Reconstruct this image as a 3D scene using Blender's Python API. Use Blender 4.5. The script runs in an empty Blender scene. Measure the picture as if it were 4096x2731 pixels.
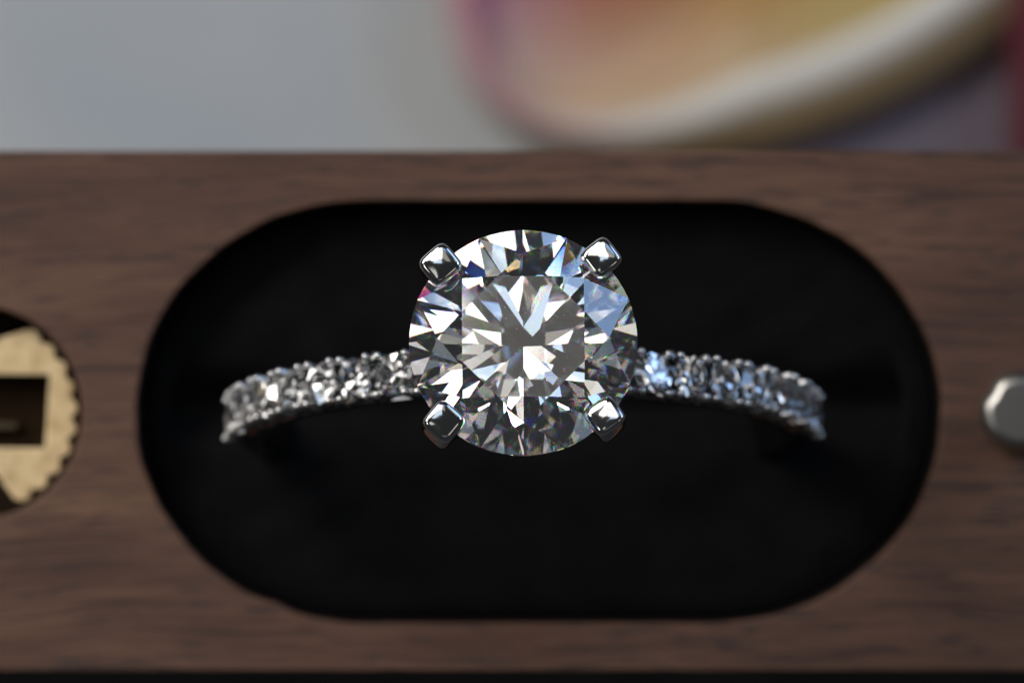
import bpy, bmesh, math, random
from mathutils import Vector, Matrix

random.seed(7)
sc = bpy.context.scene
C = sc.collection
MM = 0.1                      # 1 Blender unit = 1 cm; geometry below is written in millimetres
R = math.radians

# ------------------------------------------------------------------ camera
CAM_D = 220.0                 # mm from the lens to the plane of the big stone's girdle (z = 0)
PXMM = 140.6                  # photo pixels per mm in that plane
cam_d = bpy.data.cameras.new('camera')
cam = bpy.data.objects.new('camera', cam_d)
C.objects.link(cam)
cam.location = (0, 0, CAM_D * MM)
cam.rotation_euler = (0, 0, 0)
cam_d.sensor_width = 36
cam_d.lens = 36 * CAM_D / (4096 / PXMM)
cam_d.clip_start = 0.1
cam_d.clip_end = 400
cam_d.dof.use_dof = True
cam_d.dof.focus_distance = (CAM_D - 0.35) * MM
APERTURE = 5.0                # mm
cam_d.dof.aperture_fstop = cam_d.lens * 1e-3 / (APERTURE * MM)
cam_d.dof.aperture_blades = 0
sc.camera = cam

# ------------------------------------------------------------------ world, lamps, exposure
world = bpy.data.worlds.new('World')
sc.world = world
world.use_nodes = True
bg = world.node_tree.nodes['Background']
bg.inputs[0].default_value = (0.9, 0.95, 1.0, 1)
bg.inputs[1].default_value = 0.026

def lamp(name, loc, size, radiance, color, target=(0, 0, 0)):
    l = bpy.data.lights.new(name, 'AREA')
    l.shape = 'RECTANGLE'
    l.size, l.size_y = size[0] * MM, size[1] * MM
    l.energy = radiance * math.pi * l.size * l.size_y
    l.color = color
    o = bpy.data.objects.new(name, l)
    C.objects.link(o)
    o.location = Vector(loc) * MM
    d = (Vector(target) - Vector(loc)).normalized()
    o.rotation_euler = d.to_track_quat('-Z', 'Y').to_euler()
    return o

WARM = (1.0, 0.95, 0.88)
def lamp_dir(name, azim, polar, dist, size, radiance, color, shift=(0, 0)):
    """a lamp seen from the stone at that compass bearing and angle from straight up"""
    az, po = R(azim), R(polar)
    o = lamp(name, (dist * math.sin(po) * math.cos(az), dist * math.sin(po) * math.sin(az), dist * math.cos(po)), size, radiance, color)
    o.location += o.rotation_euler.to_matrix() @ Vector((shift[0] * MM, shift[1] * MM, 0))
    return o
def lamp_over(name, x0, x1, y0, y1, z, radiance, color):
    """a level pane at height z"""
    o = lamp(name, ((x0 + x1) / 2, (y0 + y1) / 2, z), (x1 - x0, y1 - y0), radiance, color)
    o.rotation_euler = (0, 0, 0)
    return o
# a broad bright skylight up and to the left, low sun-bright window light beyond it, blue sky at the right, a dim room, plus unseen fill lamps added for the stones
lamp_over('skylight', -72, -4, 48, 112, 200, 2.1, (1, 0.975, 0.94))
lamp_over('skylight', -72, -4, 117, 190, 200, 2.0, (1, 0.97, 0.93))
lamp_over('skylight', -150, -77, 60, 190, 200, 2.0, (1, 0.96, 0.91))
lamp_over('skylight', -60, -8, 22, 45, 200, 1.25, (0.66, 0.82, 1.0))
lamp_dir('low_left_light', 138, 61, 150, (74, 48), 12.0, (1, 0.965, 0.92))
lamp_dir('low_left_light', 167, 64, 170, (44, 40), 14.0, (1, 0.97, 0.93))  # unseen lamp added to make the small stones at left sparkle
lamp_dir('fill_light', 12, 61, 220, (36, 36), 6.0, (0.85, 0.92, 1.0))  # unseen, added to brighten the small stones at right
lamp_dir('ceiling_light', 84, 20, 245, (70, 56), 0.38, (1, 0.93, 0.85))
lamp_dir('sky_light', 34, 71, 190, (120, 100), 2.2, (0.36, 0.58, 1.0))
lamp_over('sky_light', 8, 74, 104, 170, 200, 0.85, (0.42, 0.62, 1.0))
lamp_dir('fill_light', 212, 22, 245, (50, 44), 0.7, (1, 0.97, 0.92))  # unseen fill, added to lift the diamond's dark facets
lamp_dir('fill_light', 40, 41, 240, (40, 40), 0.9, (1, 0.94, 0.86))
lamp_dir('fill_light', 318, 40, 240, (56, 44), 0.8, (1, 0.92, 0.82))  # unseen warm fill, added to tint the facets
lamp_dir('fill_light', 200, 56, 220, (60, 40), 2.6, (0.97, 0.98, 1.0))  # unseen fill, added for more bright facets
lamp_dir('room_light', 272, 34, 240, (110, 40), 0.2, (0.75, 0.88, 1.0))

sc.view_settings.view_transform = 'Standard'
sc.view_settings.look = 'None'
sc.view_settings.exposure = 0
sc.view_settings.gamma = 1
sc.view_settings.use_curve_mapping = False

sc.render.engine = 'CYCLES'
cy = sc.cycles
cy.max_bounces = 24
cy.transmission_bounces = 20
cy.glossy_bounces = 24
cy.diffuse_bounces = 3
cy.transparent_max_bounces = 8
cy.caustics_reflective = False
cy.caustics_refractive = False
cy.sample_clamp_indirect = 6
cy.use_denoising = True
try:
    cy.denoiser = 'OPENIMAGEDENOISE'
    cy.denoising_input_passes = 'RGB_ALBEDO_NORMAL'
except Exception:
    pass
cy.use_adaptive_sampling = False

# ------------------------------------------------------------------ helpers
def at(px, py, z):
    """a point of the photo (4096 x 2731) at height z mm -> place in mm"""
    k = (CAM_D - z) / CAM_D / PXMM
    return ((px - 2048) * k, (1365.5 - py) * k)

def setp(o, label=None, cat=None, group=None, kind=None):
    if label: o['label'] = label
    if cat: o['category'] = cat
    if group: o['group'] = group
    if kind: o['kind'] = kind
    return o

def empty(name, loc=(0, 0, 0)):
    o = bpy.data.objects.new(name, None)
    o.empty_display_size = 0.2
    o.location = Vector(loc) * MM
    C.objects.link(o)
    return o

def mesh(name, verts, faces, mat, parent=None, smooth=False, sharp=None):
    me = bpy.data.meshes.new(name)
    me.from_pydata([(v[0] * MM, v[1] * MM, v[2] * MM) for v in verts], [], faces)
    me.validate()
    bm = bmesh.new(); bm.from_mesh(me)
    bmesh.ops.recalc_face_normals(bm, faces=bm.faces)
    bm.to_mesh(me); bm.free()
    if smooth:
        me.polygons.foreach_set('use_smooth', [True] * len(me.polygons))
        if sharp: me.set_sharp_from_angle(angle=R(sharp))
    me.materials.append(mat)
    return link(name, me, parent)

def link(name, me, parent=None):
    o = bpy.data.objects.new(name, me)
    C.objects.link(o)
    if parent: o.parent = parent
    return o

def rings(sections, close_ring=True, cap0=True, cap1=True, loop=False):
    """skin a list of point rings into verts, faces"""
    n = len(sections[0]); V = []; F = []
    for s in sections: V += s
    m = len(sections)
    for i in range(m if loop else m - 1):
        a, b = i * n, ((i + 1) % m) * n
        for j in range(n if close_ring else n - 1):
            k = (j + 1) % n
            F.append((a + j, a + k, b + k, b + j))
    if cap0 and not loop: F.append(tuple(range(n))[::-1])
    if cap1 and not loop: F.append(tuple(range((m - 1) * n, m * n)))
    return V, F

def outline_solid(name, loops, z0, z1, mat, parent=None, bevel=0.0, jitter=0):
    """a flat plate with holes: loops of (x, y) in mm, first the rim then the holes"""
    cu = bpy.data.curves.new(name, 'CURVE')
    cu.dimensions = '2D'; cu.fill_mode = 'BOTH'
    h = (z1 - z0) / 2
    cu.extrude = (h - bevel) * MM
    cu.bevel_depth = bevel * MM
    cu.offset = -bevel * MM
    cu.bevel_resolution = 2
    for lp in loops:
        s = cu.splines.new('POLY')
        s.points.add(len(lp) - 1)
        for p, (x, y) in zip(s.points, lp): p.co = (x * MM, y * MM, 0, 1)
        s.use_cyclic_u = True
    t = bpy.data.objects.new(name, cu); C.objects.link(t)
    dg = bpy.context.evaluated_depsgraph_get()
    me = bpy.data.meshes.new_from_object(t.evaluated_get(dg))
    bpy.data.objects.remove(t); bpy.data.curves.remove(cu)
    me.name = name
    me.transform(Matrix.Translation((0, 0, (z0 + z1) / 2 * MM)))
    me.materials.clear(); me.materials.append(mat)
    me.polygons.foreach_set('use_smooth', [True] * len(me.polygons))
    me.set_sharp_from_angle(angle=R(38))
    return link(name, me, parent)

# ------------------------------------------------------------------ materials
def newmat(name):
    m = bpy.data.materials.new(name); m.use_nodes = True
    nt = m.node_tree
    return m, nt, nt.nodes['Principled BSDF'], nt.nodes['Material Output']

def node(nt, kind, **kw):
    n = nt.nodes.new(kind)
    for k, v in kw.items(): setattr(n, k, v)
    return n

def coords(nt, scale=(1, 1, 1), loc=(0, 0, 0), rot=(0, 0, 0)):
    tc = node(nt, 'ShaderNodeTexCoord'); mp = node(nt, 'ShaderNodeMapping')
    mp.inputs['Scale'].default_value = scale; mp.inputs['Location'].default_value = loc
    mp.inputs['Rotation'].default_value = rot
    nt.links.new(tc.outputs['Object'], mp.inputs['Vector'])
    return mp.outputs['Vector']

def noise(nt, vec, scale, detail=3, rough=0.5, dist=0.0):
    n = node(nt, 'ShaderNodeTexNoise')
    n.inputs['Scale'].default_value = scale; n.inputs['Detail'].default_value = detail
    n.inputs['Roughness'].default_value = rough; n.inputs['Distortion'].default_value = dist
    nt.links.new(vec, n.inputs['Vector'])
    return n.outputs['Fac']

def ramp(nt, fac, stops, interp='LINEAR'):
    r = node(nt, 'ShaderNodeValToRGB'); cr = r.color_ramp; cr.interpolation = interp
    while len(cr.elements) < len(stops): cr.elements.new(0.5)
    for e, (p, c) in zip(cr.elements, stops):
        e.position = p; e.color = c if len(c) == 4 else (*c, 1)
    nt.links.new(fac, r.inputs['Fac'])
    return r.outputs['Color']

def mix(nt, fac, a, b, blend='MIX'):
    m = node(nt, 'ShaderNodeMix', data_type='RGBA', blend_type=blend)
    for sock, v in ((m.inputs['Factor'], fac), (m.inputs[6], a), (m.inputs[7], b)):
        if isinstance(v, (int, float)): sock.default_value = v
        elif isinstance(v, tuple): sock.default_value = (*v, 1)
        else: nt.links.new(v, sock)
    return m.outputs[2]

def bump(nt, bsdf, h, strength, dist):
    b = node(nt, 'ShaderNodeBump')
    b.inputs['Strength'].default_value = strength; b.inputs['Distance'].default_value = dist
    nt.links.new(h, b.inputs['Height']); nt.links.new(b.outputs['Normal'], bsdf.inputs['Normal'])

def plain(name, col, rough=0.5, metal=0.0, spec=0.5, vary=0.15, scale=3.0, bstr=0.0):
    m, nt, b, o = newmat(name)
    v = coords(nt)
    f = noise(nt, v, scale, 4)
    lo = tuple(c * (1 - vary) for c in col); hi = tuple(min(1, c * (1 + vary)) for c in col)
    nt.links.new(ramp(nt, f, [(0.3, lo), (0.7, hi)]), b.inputs['Base Color'])
    b.inputs['Roughness'].default_value = rough; b.inputs['Metallic'].default_value = metal
    b.inputs['Specular IOR Level'].default_value = spec
    if bstr: bump(nt, b, noise(nt, v, scale * 8, 3), bstr, 0.01)
    return m

def diamond_mat():
    """diamond: red, green and blue bend a little differently where light crosses the surface from outside"""
    m, nt, b, out = newmat('diamond')
    nt.nodes.remove(b)
    gs = []
    for col, ior in (((1, 0, 0, 1), 2.409), ((0, 1, 0, 1), 2.420), ((0, 0, 1, 1), 2.437)):
        g = node(nt, 'ShaderNodeBsdfGlass'); g.distribution = 'GGX'
        g.inputs['Color'].default_value = col; g.inputs['Roughness'].default_value = 0.0
        g.inputs['IOR'].default_value = ior; gs.append(g)
    a1 = node(nt, 'ShaderNodeAddShader'); a2 = node(nt, 'ShaderNodeAddShader')
    nt.links.new(gs[0].outputs[0], a1.inputs[0]); nt.links.new(gs[1].outputs[0], a1.inputs[1])
    nt.links.new(a1.outputs[0], a2.inputs[0]); nt.links.new(gs[2].outputs[0], a2.inputs[1])
    w = node(nt, 'ShaderNodeBsdfGlass')
    w.inputs['Color'].default_value = (1, 1, 1, 1); w.inputs['Roughness'].default_value = 0.0
    w.inputs['IOR'].default_value = 2.420
    ge = node(nt, 'ShaderNodeNewGeometry'); mx = node(nt, 'ShaderNodeMixShader')
    nt.links.new(ge.outputs['Backfacing'], mx.inputs[0])
    nt.links.new(a2.outputs[0], mx.inputs[1]); nt.links.new(w.outputs[0], mx.inputs[2])
    nt.links.new(mx.outputs[0], out.inputs['Surface'])
    return m

def wood_mat():
    m, nt, b, o = newmat('walnut')
    warp = noise(nt, coords(nt, (0.5, 0.9, 0.5)), 1.0, 2)
    tc = node(nt, 'ShaderNodeTexCoord')
    sep = node(nt, 'ShaderNodeSeparateXYZ'); nt.links.new(tc.outputs['Object'], sep.inputs[0])
    ma = node(nt, 'ShaderNodeMath', operation='MULTIPLY_ADD')
    nt.links.new(warp, ma.inputs[0]); ma.inputs[1].default_value = 0.30
    nt.links.new(sep.outputs['Y'], ma.inputs[2])
    cmb = node(nt, 'ShaderNodeCombineXYZ')
    nt.links.new(sep.outputs['X'], cmb.inputs[0]); nt.links.new(ma.outputs[0], cmb.inputs[1]); nt.links.new(sep.outputs['Z'], cmb.inputs[2])
    def st(sx, sy, off=(0, 0, 0)):
        mp = node(nt, 'ShaderNodeMapping'); mp.inputs['Scale'].default_value = (sx, sy, sx * 2)
        mp.inputs['Location'].default_value = off
        nt.links.new(cmb.outputs[0], mp.inputs['Vector']); return mp.outputs['Vector']
    broad = noise(nt, st(0.5, 2.6), 1.6, 4, 0.55)
    fine = noise(nt, st(1.3, 25), 2.2, 6, 0.66, 0.15)
    pores = noise(nt, st(0.7, 19, (3, 7, 1)), 2.0, 3, 0.6)
    pores2 = noise(nt, st(3.2, 34, (1, 2, 5)), 2.2, 1, 0.5)
    base = ramp(nt, broad, [(0.28, (0.084, 0.041, 0.0265)), (0.5, (0.121, 0.061, 0.039)), (0.72, (0.161, 0.086, 0.054))])
    f = ramp(nt, fine, [(0.25, (0.62, 0.60, 0.60)), (0.75, (1.32, 1.30, 1.28))])
    c1 = mix(nt, 1.0, base, f, 'MULTIPLY')
    pm = ramp(nt, pores, [(0.565, (0, 0, 0)), (0.64, (1, 1, 1))])
    pmh = node(nt, 'ShaderNodeMath', operation='MULTIPLY'); nt.links.new(pm, pmh.inputs[0]); pmh.inputs[1].default_value = 0.68
    c2 = mix(nt, pmh.outputs[0], c1, (0.036, 0.019, 0.016))
    pm2 = ramp(nt, pores2, [(0.59, (0, 0, 0)), (0.69, (0.8, 0.8, 0.8))])
    c3 = mix(nt, pm2, c2, (0.040, 0.026, 0.024))
    nt.links.new(c3, b.inputs['Base Color'])
    b.inputs['Roughness'].default_value = 0.52
    b.inputs['Specular IOR Level'].default_value = 0.35
    bump(nt, b, fine, 0.35, 0.02)
    return m

M_DIA = diamond_mat()
M_WOOD = wood_mat()
m, nt, b, out = newmat('small_diamond')
nt.nodes.remove(b)
g = node(nt, 'ShaderNodeBsdfGlass'); g.inputs['Roughness'].default_value = 0.0; g.inputs['IOR'].default_value = 2.42
nt.links.new(g.outputs[0], out.inputs['Surface'])
M_PAVE = m
def metal(name, col, rough, bstr=0.0):
    m, nt, b, o = newmat(name)
    v = coords(nt)
    f = noise(nt, v, 14, 4)
    nt.links.new(ramp(nt, f, [(0.35, tuple(c * 0.94 for c in col)), (0.65, col)]), b.inputs['Base Color'])
    b.inputs['Metallic'].default_value = 1.0; b.inputs['Roughness'].default_value = rough
    if bstr: bump(nt, b, noise(nt, v, 30, 4), bstr, 0.004)
    return m
M_PLAT = metal('platinum', (0.76, 0.755, 0.745), 0.095, 0.05)
M_PLAT_S = metal('satin_platinum', (0.26, 0.258, 0.255), 0.14, 0.06)
M_STEEL = metal('brushed_steel', (0.26, 0.245, 0.23), 0.45, 0.15)
M_STUD = metal('worn_steel', (0.47, 0.45, 0.42), 0.36, 0.1)
M_BLACK = plain('black_velvet', (0.0034, 0.0034, 0.0036), 0.9, 0, 0.1, 0.3, 6)
M_LACQ = plain('black_lacquer', (0.0042, 0.0042, 0.0044), 0.6, 0, 0.15, 0.3, 4)
M_PIT = plain('shaded_wood', (0.05, 0.03, 0.018), 0.7, 0, 0.2, 0.3, 6)  # pit floor wood, the recess shade put into its dark brown

# ------------------------------------------------------------------ heights (mm)
Z_WOOD, Z_BOARD_UNDER, Z_TABLE = -14.0, -27.0, -75.0

# ------------------------------------------------------------------ the surfaces far below
def sheet(name, x0, y0, x1, y1, z, mat):
    nx, ny = 12, 12
    V = [(x0 + (x1 - x0) * i / nx, y0 + (y1 - y0) * j / ny, z) for j in range(ny + 1) for i in range(nx + 1)]
    F = [(j * (nx + 1) + i, j * (nx + 1) + i + 1, (j + 1) * (nx + 1) + i + 1, (j + 1) * (nx + 1) + i) for j in range(ny) for i in range(nx)]
    return setp(mesh(name, V, F, mat), kind='structure')

m, nt, b, o = newmat('pale_table')
f = noise(nt, coords(nt, (0.5, 0.5, 0.5)), 1.2, 4, 0.55, 0.6)
nt.links.new(ramp(nt, f, [(0.3, (0.36, 0.405, 0.46)), (0.52, (0.435, 0.465, 0.485)), (0.72, (0.51, 0.52, 0.515))]), b.inputs['Base Color'])
b.inputs['Roughness'].default_value = 0.6
M_TABLE = m
sheet('table', -400, -400, 400, 400, Z_TABLE, M_TABLE)

# black mat that the stand's front edge overlaps, and a mauve card under the dish
M_MAT = plain('black_mat', (0.075, 0.075, 0.08), 0.8, 0, 0.2, 0.2, 4)
o = outline_solid('desk_mat', [[(-160, -150), (160, -150), (160, -4), (-160, -4)]], Z_TABLE + 0.02, Z_TABLE + 1.6, M_MAT, bevel=0.3)
setp(o, 'black desk mat along the bottom edge below the wooden stand', 'mat')
M_CARD = plain('mauve_card', (0.15, 0.125, 0.155), 0.7, 0, 0.3, 0.08, 0.6)
x0, _ = at(2700, 0, Z_TABLE)
o = outline_solid('card_sheet', [[(x0, -1), (x0 + 90, -1), (x0 + 90, 90), (x0, 90)]], Z_TABLE + 0.02, Z_TABLE + 0.8, M_CARD, bevel=0.1)
setp(o, 'dark mauve card lying under the right side of the dish', 'card')

# dark red box at the right edge
xr, yr = at(4080, 0, -72)
M_RED = plain('dark_red_cloth', (0.10, 0.012, 0.020), 0.6, 0, 0.3, 0.15, 3)
rb = empty('red_box', (xr + 15, yr + 4, Z_TABLE + 0.8))
setp(rb, 'dark red box cut off by the top right edge', 'box')
def rrect(cx, cy, w, h, r, n=6):
    P = []
    for sx, sy, a0 in ((1, 1, 0), (-1, 1, 90), (-1, -1, 180), (1, -1, 270)):
        for i in range(n + 1):
            a = R(a0 + 90 * i / n)
            P.append((cx + sx * (w / 2 - r) + r * math.cos(a), cy + sy * (h / 2 - r) + r * math.sin(a)))
    return P
o = outline_solid('box_body', [rrect(0, 0, 30, 24, 1.0)], 0, 1.6, M_RED, rb, bevel=0.3)
o = outline_solid('box_lid', [rrect(0, 0, 30.8, 24.8, 1.2)], 1.62, 2.6, M_RED, rb, bevel=0.3)

# ------------------------------------------------------------------ glazed dish
def dish():
    m, nt, b, o = newmat('painted_glaze')
    tc = node(nt, 'ShaderNodeTexCoord'); sep = node(nt, 'ShaderNodeSeparateXYZ')
    nt.links.new(tc.outputs['Object'], sep.inputs[0])
    n = noise(nt, tc.outputs['Object'], 0.8, 3)
    def lin(sock, lo, hi, wob):
        mr = node(nt, 'ShaderNodeMapRange'); mr.inputs[1].default_value = lo; mr.inputs[2].default_value = hi
        nt.links.new(sock, mr.inputs[0])
        ad = node(nt, 'ShaderNodeMath', operation='MULTIPLY_ADD'); nt.links.new(n, ad.inputs[0])
        ad.inputs[1].default_value = wob; nt.links.new(mr.outputs[0], ad.inputs[2])
        return ad.outputs[0]
    gx = lin(sep.outputs['X'], -1.25, 0.35, 0.06)
    across = ramp(nt, gx, [(0.04, (0.50, 0.14, 0.27)), (0.16, (0.48, 0.24, 0.27)), (0.36, (0.43, 0.16, 0.10)), (0.6, (0.44, 0.22, 0.08)), (0.95, (0.44, 0.31, 0.08))])
    gy = lin(sep.outputs['Y'], -0.78, -0.20, 0.10)
    col = mix(nt, gy, (0.66, 0.52, 0.34), across)
    nt.links.new(col, b.inputs['Base Color'])
    b.inputs['Roughness'].default_value = 0.35
    m_in = m
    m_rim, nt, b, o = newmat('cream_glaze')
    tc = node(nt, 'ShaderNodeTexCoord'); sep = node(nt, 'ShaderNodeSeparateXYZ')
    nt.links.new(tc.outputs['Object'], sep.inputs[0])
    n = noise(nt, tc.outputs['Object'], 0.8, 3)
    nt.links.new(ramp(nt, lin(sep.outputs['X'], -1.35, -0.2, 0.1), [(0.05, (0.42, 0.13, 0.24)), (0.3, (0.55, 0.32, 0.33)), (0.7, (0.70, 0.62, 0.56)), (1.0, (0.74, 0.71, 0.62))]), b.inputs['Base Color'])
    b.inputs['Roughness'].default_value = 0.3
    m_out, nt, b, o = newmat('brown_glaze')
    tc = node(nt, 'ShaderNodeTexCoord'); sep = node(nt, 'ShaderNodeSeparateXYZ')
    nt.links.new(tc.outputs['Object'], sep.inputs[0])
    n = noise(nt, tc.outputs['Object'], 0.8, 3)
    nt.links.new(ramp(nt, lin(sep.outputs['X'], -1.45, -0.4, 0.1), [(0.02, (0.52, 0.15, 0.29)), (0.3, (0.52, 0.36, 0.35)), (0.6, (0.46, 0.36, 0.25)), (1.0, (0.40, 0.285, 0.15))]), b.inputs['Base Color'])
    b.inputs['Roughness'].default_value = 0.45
    zr = -71.2
    cx, cy_ = at(3141, -268, zr)
    root = empty('glazed_dish', (cx, cy_, Z_TABLE + 0.9))
    setp(root, 'blurred glazed dish in pink, orange and yellow with pale rim', 'dish')
    h = zr - (Z_TABLE + 0.9)
    plan = [(1785, -100), (1795, 100), (1845, 290), (1950, 440), (2120, 560), (2350, 640), (2660, 660), (3010, 605), (3360, 500), (3700, 345), (4000, 150),
            (4260, -80), (4430, -400), (4300, -780), (3600, -1000), (2700, -930), (2030, -560)][::-1]
    plan = [(at(x, y, zr)[0] - cx, at(x, y, zr)[1] - cy_) for x, y in plan]
    C0 = []
    n0 = len(plan)
    for i in range(n0):
        p0, p1, p2, p3 = (Vector(plan[(i + j - 1) % n0]) for j in range(4))
        for q in range(10):
            u = q / 10
            C0.append(0.5 * ((2 * p1) + (p2 - p0) * u + (2 * p0 - 5 * p1 + 4 * p2 - p3) * u * u + (3 * p1 - p0 - 3 * p2 + p3) * u ** 3))
    N = len(C0)
    wid = [0.40 + 0.60 * min(1, max(0, (p.x + 9.5) / 9.0)) for p in C0]      # the wall is thicker on the right
    def ring(off, z):
        L = []
        for i in range(N):
            tg = (C0[(i + 1) % N] - C0[i - 1]).normalized()
            nrm = Vector((tg.y, -tg.x))
            if nrm.dot(C0[i]) < 0: nrm = -nrm
            p = C0[i] - nrm * off * wid[i]
            L.append((p.x, p.y, z))
        return L
    out_p = [(2.6, 0.0), (1.2, 0.2), (0.2, 0.7), (0.0, 1.2), (0.3, 1.7), (0.9, 2.2), (1.5, h - 0.35)]
    rim_p = [(1.5, h - 0.35), (1.75, h - 0.08), (2.15, h), (2.6, h - 0.06), (3.0, h - 0.22)]
    in_p = [(3.0, h - 0.22), (3.8, h - 0.5), (4.8, h - 0.9), (5.6, h - 1.1)]
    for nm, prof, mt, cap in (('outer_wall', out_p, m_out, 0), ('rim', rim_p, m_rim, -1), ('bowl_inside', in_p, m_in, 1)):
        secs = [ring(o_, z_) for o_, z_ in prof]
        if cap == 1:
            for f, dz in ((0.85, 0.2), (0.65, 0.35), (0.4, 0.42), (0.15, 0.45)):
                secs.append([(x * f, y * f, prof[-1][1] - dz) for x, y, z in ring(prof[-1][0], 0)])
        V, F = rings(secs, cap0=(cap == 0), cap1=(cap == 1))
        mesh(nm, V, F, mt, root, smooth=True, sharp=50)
dish()

# ------------------------------------------------------------------ wooden stand
def stadium(px0, px1, py0, py1, z, jit=0.0, n=40):
    x0, y1 = at(px0, py0, z); x1, y0 = at(px1, py1, z)
    r = (y1 - y0) / 2; cy_ = (y0 + y1) / 2
    rx = r * 1.09
    P = []
    for cx_, a0 in ((x1 - rx, -90), (x0 + rx, 90)):
        for i in range(n + 1):
            a = R(a0 + 180 * i / n)
            e = 1.0
            ca, sa = math.cos(a), math.sin(a)
            w = 1 + jit * (math.sin(a * 9.3 + cx_) + 0.7 * math.sin(a * 23.1) + random.uniform(-0.6, 0.6)) * (1 if 0 < i < n else 0)
            if jit and cx_ < 0: w -= 0.012 * math.exp(-((math.degrees(a) - 247) / 3) ** 2)
            P.append((cx_ + rx * w * math.copysign(abs(ca) ** e, ca), cy_ + r * w * math.copysign(abs(sa) ** e, sa)))
    return P
def circle(cx, cy_, r, n=64):
    return [(cx + r * math.cos(2 * math.pi * i / n), cy_ + r * math.sin(2 * math.pi * i / n)) for i in range(n)]

stand = empty('wooden_stand', (0, 0, Z_TABLE + 1.6))
setp(stand, 'dark walnut ring stand with a long black oval slot', 'stand')
def sub(z): return z - (Z_TABLE + 1.6)
_, ytop = at(0, 604, Z_WOOD); _, ybot = at(0, 2682, Z_WOOD)
slot = stadium(545, 3768, 803, 2492, Z_WOOD, 0.0022, 90)
gx, gy = at(-100, 1650, Z_WOOD)
G_R = 410 * (CAM_D - Z_WOOD) / CAM_D / PXMM
hole = circle(gx, gy, G_R * 1.04)
outline_solid('top_board', [[(-36, ybot), (36, ybot), (36, ytop), (-36, ytop)], slot, hole], sub(Z_BOARD_UNDER), sub(Z_WOOD), M_WOOD, stand, bevel=0.07)
outline_solid('base_block', [[(-35.5, ybot + 0.3), (35.5, ybot + 0.3), (35.5, ytop - 0.3), (-35.5, ytop - 0.3)]], 0.0, sub(Z_BOARD_UNDER) - 0.02, M_WOOD, stand, bevel=0.16)
# slot lining: a thin black sleeve inside the slot
cxs = sum(p[0] for p in slot) / len(slot); cys = sum(p[1] for p in slot) / len(slot)
def shrink(P, d):
    out = []
    n = len(P)
    for i in range(n):
        ax, ay = P[i - 1]; bx, by = P[(i + 1) % n]
        tx, ty = bx - ax, by - ay; l = math.hypot(tx, ty) or 1
        out.append((P[i][0] - ty / l * d, P[i][1] + tx / l * d))
    return out
s_clean = stadium(545, 3768, 803, 2492, Z_WOOD)
s1 = shrink(s_clean, 0.05); s2 = shrink(s_clean, 0.13)
V, F = rings([[(x, y, sub(-26.9)) for x, y in s1], [(x, y, sub(-14.9)) for x, y in s1], [(x, y, sub(-15.0)) for x, y in s2], [(x, y, sub(-26.5)) for x, y in s2]], cap0=True, cap1=True)
mesh('slot_lining', V, F, M_LACQ, stand, smooth=True, sharp=40)
V, F = rings([[(x, y, sub(-26.9)) for x, y in circle(gx, gy, G_R * 1.036)], [(x, y, sub(-17.0)) for x, y in circle(gx, gy, G_R * 1.036)]])
mesh('pit_floor', V, F, M_PIT, stand)

# ------------------------------------------------------------------ foam pad that grips the ring
def foam():
    r_ = empty('foam_pad', (0, 0, -26.4))
    setp(r_, 'black foam pad filling the oval slot around the ring', 'foam pad')
    P = shrink(stadium(545, 3768, 803, 2492, Z_WOOD), 0.15)
    top = 11.0
    n = 22
    secs = [[(x, y, 0.05) for x, y in P], [(x, y, top - 0.12) for x, y in P], [(x, y, top - 0.02) for x, y in shrink(P, 0.15)], [(x, y, top) for x, y in shrink(P, 0.8)]]
    inner = shrink(P, 0.8)
    for i in range(1, n):
        f = 1 - i / n
        row = []
        for x, y in inner:
            yy = cys + (y - cys) * f
            slit = math.exp(-((yy - cys - 0.1) / 0.9) ** 2)
            row.append((cxs + (x - cxs) * (0.75 + 0.25 * f), yy, top - 1.0 * slit + 0.08 * math.sin(x * 2.1) * math.sin(yy * 2.7)))
        secs.append(row)
    V, F = rings(secs)
    mesh('pad', V, F, M_BLACK, r_, smooth=True, sharp=60)
foam()

# ------------------------------------------------------------------ the ring
TILT = 10.5
RO = 9.0                       # outer radius of the band
BAND_TOP = -3.85               # band's outer surface under the stone, along the stone's axis
DROP = BAND_TOP - 2 * RO       # the lowest point of the band
gcx, gcy = at(2096, 1371, 0)
t = R(TILT)
ring_root = empty('diamond_ring', (gcx + 0.0, gcy + math.sin(t) * DROP, math.cos(t) * DROP))
ring_root.rotation_euler = (-t, 0, R(0.3))
setp(ring_root, 'silver solitaire ring with a large round diamond and small stones along the band', 'ring')
H = -DROP                      # height of the girdle above the ring's base

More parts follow.
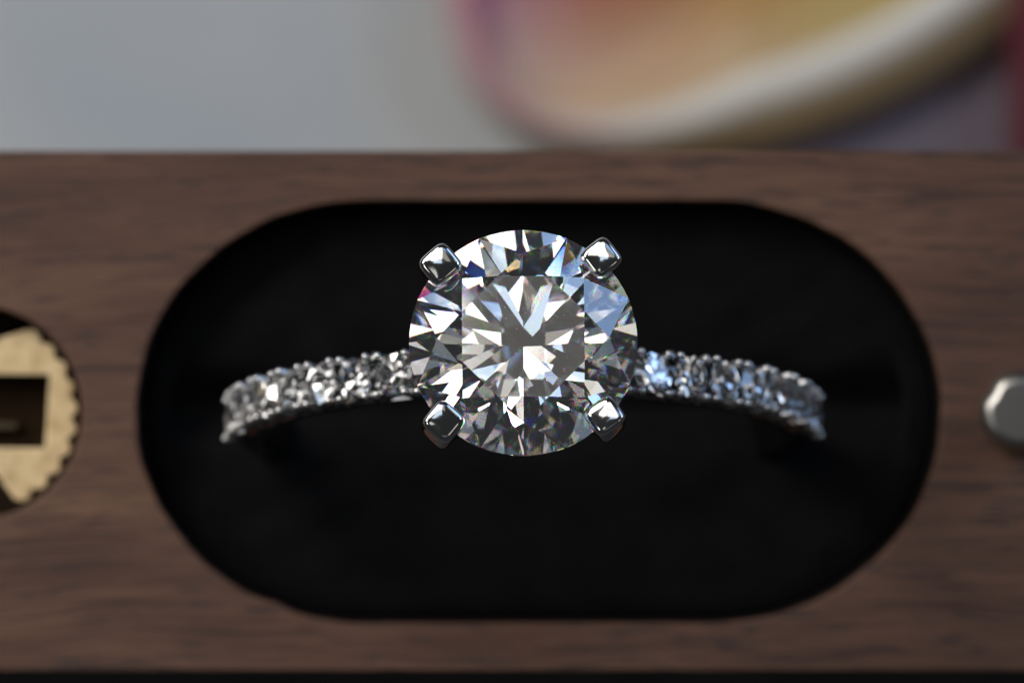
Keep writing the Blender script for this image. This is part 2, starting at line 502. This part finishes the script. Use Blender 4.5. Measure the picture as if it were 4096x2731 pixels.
def brilliant(rad, table=0.577, crown=34.0, pav=40.9, star=0.75, lower=0.79, girdle=0.035, seg=4, name='brilliant'):
    ta, tb = math.tan(R(crown)), math.tan(R(pav))
    g = girdle
    V = []; F = []
    def add(r, a, z): V.append((rad * r * math.cos(a), rad * r * math.sin(a), rad * z)); return len(V) - 1
    th = [R(22.5 + 45 * k) for k in range(8)]; mid = [R(45 * k) for k in range(8)]   # mid[k] lies before th[k]
    T = [add(table, a, g + (1 - table) * ta) for a in th]
    S = [add(star, a, g + (1 - star * math.cos(R(22.5))) * ta) for a in mid]
    L_r = 1 - lower
    Lo = [add(L_r, a, -g - (1 - L_r * math.cos(R(22.5))) * tb) for a in mid]
    cul = add(0, 0, -g - tb)
    # girdle points: 16 corners, seg pieces between them, heights from the facet planes
    def plane_z(p, q, s, x, y):
        a = Vector(q) - Vector(p); b_ = Vector(s) - Vector(p); n_ = a.cross(b_)
        return p[2] - (n_.x * (x - p[0]) + n_.y * (y - p[1])) / n_.z
    up, dn = {}, {}
    tot = 16 * seg
    for i in range(tot):
        a = 2 * math.pi * i / tot
        x, y = rad * math.cos(a), rad * math.sin(a)
        sec = i // seg                       # sector of 22.5 degrees: from corner sec to sec + 1
        a0, a1 = R(22.5 * sec), R(22.5 * (sec + 1))
        zu, zl = rad * g, -rad * g
        if i % seg:
            c0u = (rad * math.cos(a0), rad * math.sin(a0), zu); c1u = (rad * math.cos(a1), rad * math.sin(a1), zu)
            c0l = (c0u[0], c0u[1], zl); c1l = (c1u[0], c1u[1], zl)
            mi = ((sec + 1) // 2) % 8        # nearest star / lower tip
            zu = plane_z(V[S[mi]], c0u, c1u, x, y); zl = plane_z(V[Lo[mi]], c0l, c1l, x, y)
        V.append((x, y, zu)); up[i] = len(V) - 1
        V.append((x, y, zl)); dn[i] = len(V) - 1
    F.append(tuple(T))
    for k in range(8):
        kn = (k + 1) % 8
        F.append((T[k], S[k], T[k - 1]))                       # star
        gi = seg * (2 * k + 1)                                 # bezel tip on the girdle
        F.append((T[k], S[k], up[gi], S[kn]))                  # bezel
        F.append((cul, Lo[k], dn[gi], Lo[kn]))                 # pavilion main
        m0 = seg * 2 * k; m1 = (seg * (2 * k + 2)) % tot
        F.append(tuple([S[k]] + [up[(m0 + j) % tot] for j in range(seg + 1)]))
        F.append(tuple([S[kn]] + [up[(gi + j) % tot] for j in range(seg + 1)]))
        F.append(tuple([Lo[k]] + [dn[(m0 + j) % tot] for j in range(seg + 1)]))
        F.append(tuple([Lo[kn]] + [dn[(gi + j) % tot] for j in range(seg + 1)]))
    for i in range(tot):
        j = (i + 1) % tot
        F.append((up[i], up[j], dn[j], dn[i]))
    return V, F

V, F = brilliant(3.25)
stone = mesh('centre_diamond', V, F, M_DIA, ring_root)
stone.location = (0, 0, H * MM)
stone['label'] = 'large round brilliant cut diamond held by four prongs'

# prongs
def sq(hw, hd, n=28, e=4.5):
    P = []
    for i in range(n):
        a = 2 * math.pi * i / n
        c, s = math.cos(a), math.sin(a)
        P.append((hd * math.copysign(abs(c) ** (2 / e), c), hw * math.copysign(abs(s) ** (2 / e), s)))
    return P
def prong(angle, size, twist, face, rad=3.28):
    """face: slope of the polished top (towards which side it looks)"""
    B, ZT, SAG = 0.15, 0.93, 0.085
    path = [(1.25, -4.0, .42), (1.75, -3.0, .40), (2.35, -2.0, .40), (2.93, -1.0, .42), (rad - 0.02, -0.45, .46), (rad + 0.10, -0.1, .49), (rad + 0.09, 0.15, .50), (rad + 0.05, 0.38, .50)]
    rows = [(r_, z_, hw * size, None) for r_, z_, hw in path]
    hw = 0.51 * size
    for i in range(8):
        q = math.pi / 2 * i / 7
        w = hw - B * (1 - math.cos(q))
        rows.append((rad, ZT - SAG * (w / hw) ** 2 - B * (1 - math.sin(q)), w, i / 7))
    for f in (0.85, 0.7, 0.5, 0.3, 0.12, 0.02):
        w = (hw - B) * f
        rows.append((rad, ZT - SAG * (w / hw) ** 2, w, 1 + (1 - f)))
    ca, sa = math.cos(angle), math.sin(angle)
    secs = []
    for r_, z_, w_, u in rows:
        k = max(0, min(1, (z_ + 0.3) / 0.9))
        e = 4.2 if u is None else 4.2 - 1.8 * max(0, u - 1)
        row = []
        for (d, w) in sq(w_, w_ * 0.98, 40, e):
            tw = R(twist) * k
            d, w = d * math.cos(tw) - w * math.sin(tw), d * math.sin(tw) + w * math.cos(tw)
            dx, dy = d * ca - w * sa, d * sa + w * ca
            zz = z_ - k * (face[0] * dx + face[1] * dy)
            row.append((r_ * ca + dx, r_ * sa + dy, zz))
        secs.append(row)
    V, F = rings(secs)
    o = mesh('prong', V, F, M_PLAT, ring_root, smooth=True)
    o.location = (0, 0, H * MM)
prong(R(137.6), 1.0, -8, (-0.04, -0.14), 3.17)
prong(R(46.1), 0.97, -9, (-0.13, -0.07), 3.21)
prong(R(226.6), 0.98, 3, (0.03, -0.20), 3.29)
prong(R(315.6), 0.95, -12, (-0.24, 0.0), 3.21)

# dust that settled on the stone's table
rd = random.Random(11)
V, F = [], []
zt = 3.25 * (0.035 + (1 - 0.577) * math.tan(R(34.0)))
for i in range(90):
    cl = rd.choice([(0.2, 0.5, 0.5), (1.0, 0.9, 0.35), (-0.9, 0.6, 0.5), (0.5, -0.4, 0.8), (-0.4, -0.6, 0.8)])
    x, y = rd.gauss(cl[0], cl[2]), rd.gauss(cl[1], cl[2])
    if math.hypot(x, y) > 1.65: continue
    r_ = rd.choice((0.006, 0.008, 0.010, 0.015))
    k = len(V)
    V += [(x - r_, y, zt + 0.001), (x, y - r_ * 0.7, zt + 0.001), (x + r_, y, zt + 0.001), (x, y + r_ * 0.8, zt + 0.001), (x, y, zt + r_ * 0.8)]
    F += [(k, k + 1, k + 4), (k + 1, k + 2, k + 4), (k + 2, k + 3, k + 4), (k + 3, k, k + 4), (k + 3, k + 2, k + 1, k)]
o = mesh('dust', V, F, plain('lint', (0.75, 0.75, 0.75), 0.8), ring_root)
o.location = (0, 0, H * MM)
o['kind'] = 'stuff'

# gallery rails of the basket
def torus(name, r, z, hw, hh, mat):
    secs = []
    for i in range(72):
        a = 2 * math.pi * i / 72
        row = []
        for j in range(14):
            b_ = 2 * math.pi * j / 14
            rr = r + hw * math.cos(b_)
            row.append((rr * math.cos(a), rr * math.sin(a), z + hh * math.sin(b_)))
        secs.append(row)
    V, F = rings(secs, loop=True)
    o = mesh(name, V, F, mat, ring_root, smooth=True)
    o.location = (0, 0, H * MM)
torus('gallery_rail', 2.15, -2.35, 0.28, 0.32, M_PLAT)
torus('gallery_rail', 1.25, -3.85, 0.30, 0.35, M_PLAT)

# band: two scalloped rails over an inner hoop, stones between the rails
PITCH = R(8.35)
FIRST = R(17.2)
NST = 9
def scallop(a):
    """0 between two stones, 1 beside the middle of a stone (a = angle from the top, unsigned)"""
    k = (abs(a) - FIRST) / PITCH
    if k < -0.5: return 0.0
    if k > NST - 1: return 1.0
    return 0.5 + 0.5 * math.cos(2 * math.pi * k)
BW = 0.73                      # half width of the band
def band_mesh(name, prof_fn, mat):
    secs = []
    n = 540
    for i in range(n):
        a = 2 * math.pi * i / n - math.pi
        row = []
        for (w, r_) in prof_fn(a):
            row.append((r_ * math.sin(a), w, r_ * math.cos(a)))
        secs.append(row)
    V, F = rings(secs, loop=True)
    o = mesh(name, V, F, mat, ring_root, smooth=True, sharp=40)
    o.location = (0, 0, RO * MM)
    return o
RI = 7.75
band_mesh('shank', lambda a: [(-0.60, RI), (0.60, RI), (0.66, RI + 0.06), (0.66, RI + 0.38), (0.58, RI + 0.42), (-0.58, RI + 0.42), (-0.66, RI + 0.38), (-0.66, RI + 0.06)], M_PLAT_S)
for sgn in (1, -1):
    def prof(a, s=sgn):
        sc_ = scallop(a)
        top = RO - 0.14 - 0.50 * sc_
        out = BW - 0.17 * sc_
        inn = 0.46
        return [(s * inn, RI + 0.40), (s * inn, top - 0.05), (s * (inn + 0.04), top), (s * (out - 0.10), top), (s * out, top - 0.10), (s * out, RI + 0.75), (s * (out - 0.12), RI + 0.62), (s * (out - 0.03), RI + 0.5), (s * (out - 0.05), RI + 0.40)]
    band_mesh('side_rail', prof, M_PLAT_S)

def single_cut(rad, table=0.60, crown=33, pav=41, g=0.03):
    """the small stones: table, eight crown facets, eight pavilion facets"""
    V, F = [], []
    T = []; U = []; D = []
    ta, tb = math.tan(R(crown)), math.tan(R(pav))
    for k in range(8):
        a = R(22.5 + 45 * k); c, s_ = math.cos(a), math.sin(a)
        T.append(len(V)); V.append((rad * table * c, rad * table * s_, rad * (g + (1 - table) * ta)))
        U.append(len(V)); V.append((rad * c, rad * s_, rad * g))
        D.append(len(V)); V.append((rad * c, rad * s_, -rad * g))
    cu = len(V); V.append((0, 0, -rad * (g + tb)))
    F.append(tuple(T))
    for k in range(8):
        n_ = (k + 1) % 8
        F += [(T[k], U[k], U[n_], T[n_]), (U[k], D[k], D[n_], U[n_]), (D[k], cu, D[n_])]
    return V, F
SV, SF = single_cut(0.635)
bead_v, bead_f = [], []
for i in range(9):
    la = math.pi / 2 * (1 - i / 8)
    if i == 0: bead_v.append((0, 0, 1)); continue
    for j in range(12):
        a = 2 * math.pi * j / 12
        bead_v.append((math.cos(la) * math.cos(a), math.cos(la) * math.sin(a), math.sin(la)))
for j in range(12):
    bead_f.append((0, 1 + j, 1 + (j + 1) % 12))
for i in range(7):
    for j in range(12):
        a_, b_ = 1 + i * 12, 1 + (i + 1) * 12
        bead_f.append((a_ + j, b_ + j, b_ + (j + 1) % 12, a_ + (j + 1) % 12))
bot = len(bead_v)
bead_v += [(math.cos(2 * math.pi * j / 12) * 0.95, math.sin(2 * math.pi * j / 12) * 0.95, -2.2) for j in range(12)]
for j in range(12):
    bead_f.append((85 + j, bot + j, bot + (j + 1) % 12, 85 + (j + 1) % 12))
BR = 0.115
stone_me = bead_me = None
rnd = random.Random(3)
for side in (-1, 1):
    for k in range(NST):
        a = side * (FIRST + k * PITCH)
        def place(o, ang, w, r_, spin, tx=0, ty=0):
            # local z of the piece points away from the hoop's centre
            Mx = Matrix.Rotation(ang, 4, 'Y') @ Matrix.Translation((0, w * MM, r_ * MM)) @ Matrix.Rotation(tx, 4, 'X') @ Matrix.Rotation(ty, 4, 'Y') @ Matrix.Rotation(spin, 4, 'Z')
            o.matrix_local = Matrix.Translation((0, 0, RO * MM)) @ Mx
        if stone_me is None:
            o = mesh('pave_diamond', SV, SF, M_PAVE, ring_root); stone_me = o.data
        else:
            o = link('pave_diamond', stone_me, ring_root)
        place(o, a, 0, RO - 0.22, rnd.uniform(0, 0.8), R(rnd.uniform(-4, 4)), R(rnd.uniform(-4, 4)))
        for s in (-1, 1):
            for e in (-1, 1):
                if bead_me is None:
                    o = mesh('pave_bead', [(x * BR, y * BR, z * BR) for x, y, z in bead_v], bead_f, M_PLAT, ring_root, smooth=True); bead_me = o.data
                else:
                    o = link('pave_bead', bead_me, ring_root)
                place(o, a + e * PITCH * 0.345, s * (0.575 + rnd.uniform(-.015, .015)), RO - 0.07 + rnd.uniform(-.02, .02), 0, R(-8 * s), R(rnd.uniform(-6, 6)))

# ------------------------------------------------------------------ gold scalloped plate, left
def gold_plate():
    m, nt, b, o = newmat('brushed_brass')
    v = coords(nt)
    f = noise(nt, v, 16, 6, 0.75)
    nt.links.new(ramp(nt, f, [(0.32, (0.50, 0.345, 0.17)), (0.48, (0.76, 0.57, 0.315)), (0.68, (0.90, 0.70, 0.41))]), b.inputs['Base Color'])
    b.inputs['Metallic'].default_value = 0.35; b.inputs['Roughness'].default_value = 0.55
    bump(nt, b, noise(nt, v, 40, 4), 0.3, 0.01)
    kz = (CAM_D + 14.6) / CAM_D / PXMM
    zc = -14.9
    def loc(px, py): return ((px + 100) * kz, (1650 - py) * kz)
    r0 = 404 * kz
    P = []
    a0, a1 = R(60), R(-67)
    teeth = 10
    n = teeth * 8
    arc = []
    for i in range(n + 1):
        a = a1 + (a0 - a1) * i / n
        rr = r0 - 26 * kz * (1 - abs(math.sin(math.pi * teeth * i / n)))
        arc.append((rr * math.cos(a), rr * math.sin(a)))
    P += arc                                            # bottom right -> top right
    P += [loc(0, 1350), loc(-60, 1385), loc(-140, 1385), loc(-200, 1350)]
    P += [(-x, y) for x, y in reversed(arc)]
    P += [loc(-200, 1930), loc(-170, 1885), loc(-30, 1885), loc(0, 1930)]
    cut = [loc(190, 1500), loc(172, 1794), loc(-350, 1788), loc(-340, 1494)]
    root = empty('scalloped_plate', (gx, gy, zc - 0.5))
    setp(root, 'gold scalloped metal plate with a square opening, at the left edge', 'plate')
    outline_solid('rim_plate', [P, cut], 0.0, 0.5, m, root, bevel=0.05)
    # bar inside the square opening, its lighter brown painted in as glints
    md = plain('dark_bronze', (0.022, 0.012, 0.005), 0.6, 0.0, 0.06, 0.3, 5)
    md2 = plain('glint_brown', (0.06, 0.042, 0.022), 0.45, 0.2, 0.4, 0.3, 5)
    o = outline_solid('glint_bar', [[loc(60, 1690), loc(50, 1725), loc(-300, 1712), loc(-300, 1672)]], -0.9, -0.5, md2, root, bevel=0.08)
    outline_solid('back_plate', [[loc(215, 1480), loc(215, 1815), loc(-380, 1815), loc(-380, 1480)]], -1.55, -0.95, md, root, bevel=0.05)
gold_plate()

# ------------------------------------------------------------------ lobed steel stud, right
def stud():
    zc = Z_WOOD
    cx_, cy_ = at(4085, 1643, zc + 1.2)
    k = (CAM_D - zc - 1.2) / CAM_D / PXMM
    root = empty('steel_stud', (cx_, cy_, zc + 0.004))
    setp(root, 'grey lobed metal stud on the wood at the right edge', 'stud')
    N = 120
    def ring(scale, off, z):
        L = []
        for i in range(N):
            a = 2 * math.pi * i / N
            lob = 1 - 0.085 * (math.exp(-((a - R(148)) / R(15)) ** 2) + math.exp(-((a - R(328)) / R(15)) ** 2))
            rr = 163 * k * lob * scale - off
            L.append((rr * math.cos(a), rr * math.sin(a), z))
        return L
    V, F = rings([ring(0.96, 0.1, 0), ring(1, 0.02, 0.15), ring(1, 0, 0.70), ring(1, 0.06, 0.92), ring(1, 0.17, 1.10), ring(1, 0.30, 1.18), ring(1, 0.36, 1.2)], cap1=False)
    mesh('head', V, F, M_STUD, root, smooth=True, sharp=60)
    V, F = rings([ring(1, 0.36, 1.2), ring(1, 0.40, 1.205)], cap0=False)
    mesh('flat_top', V, F, M_STEEL, root)
stud()
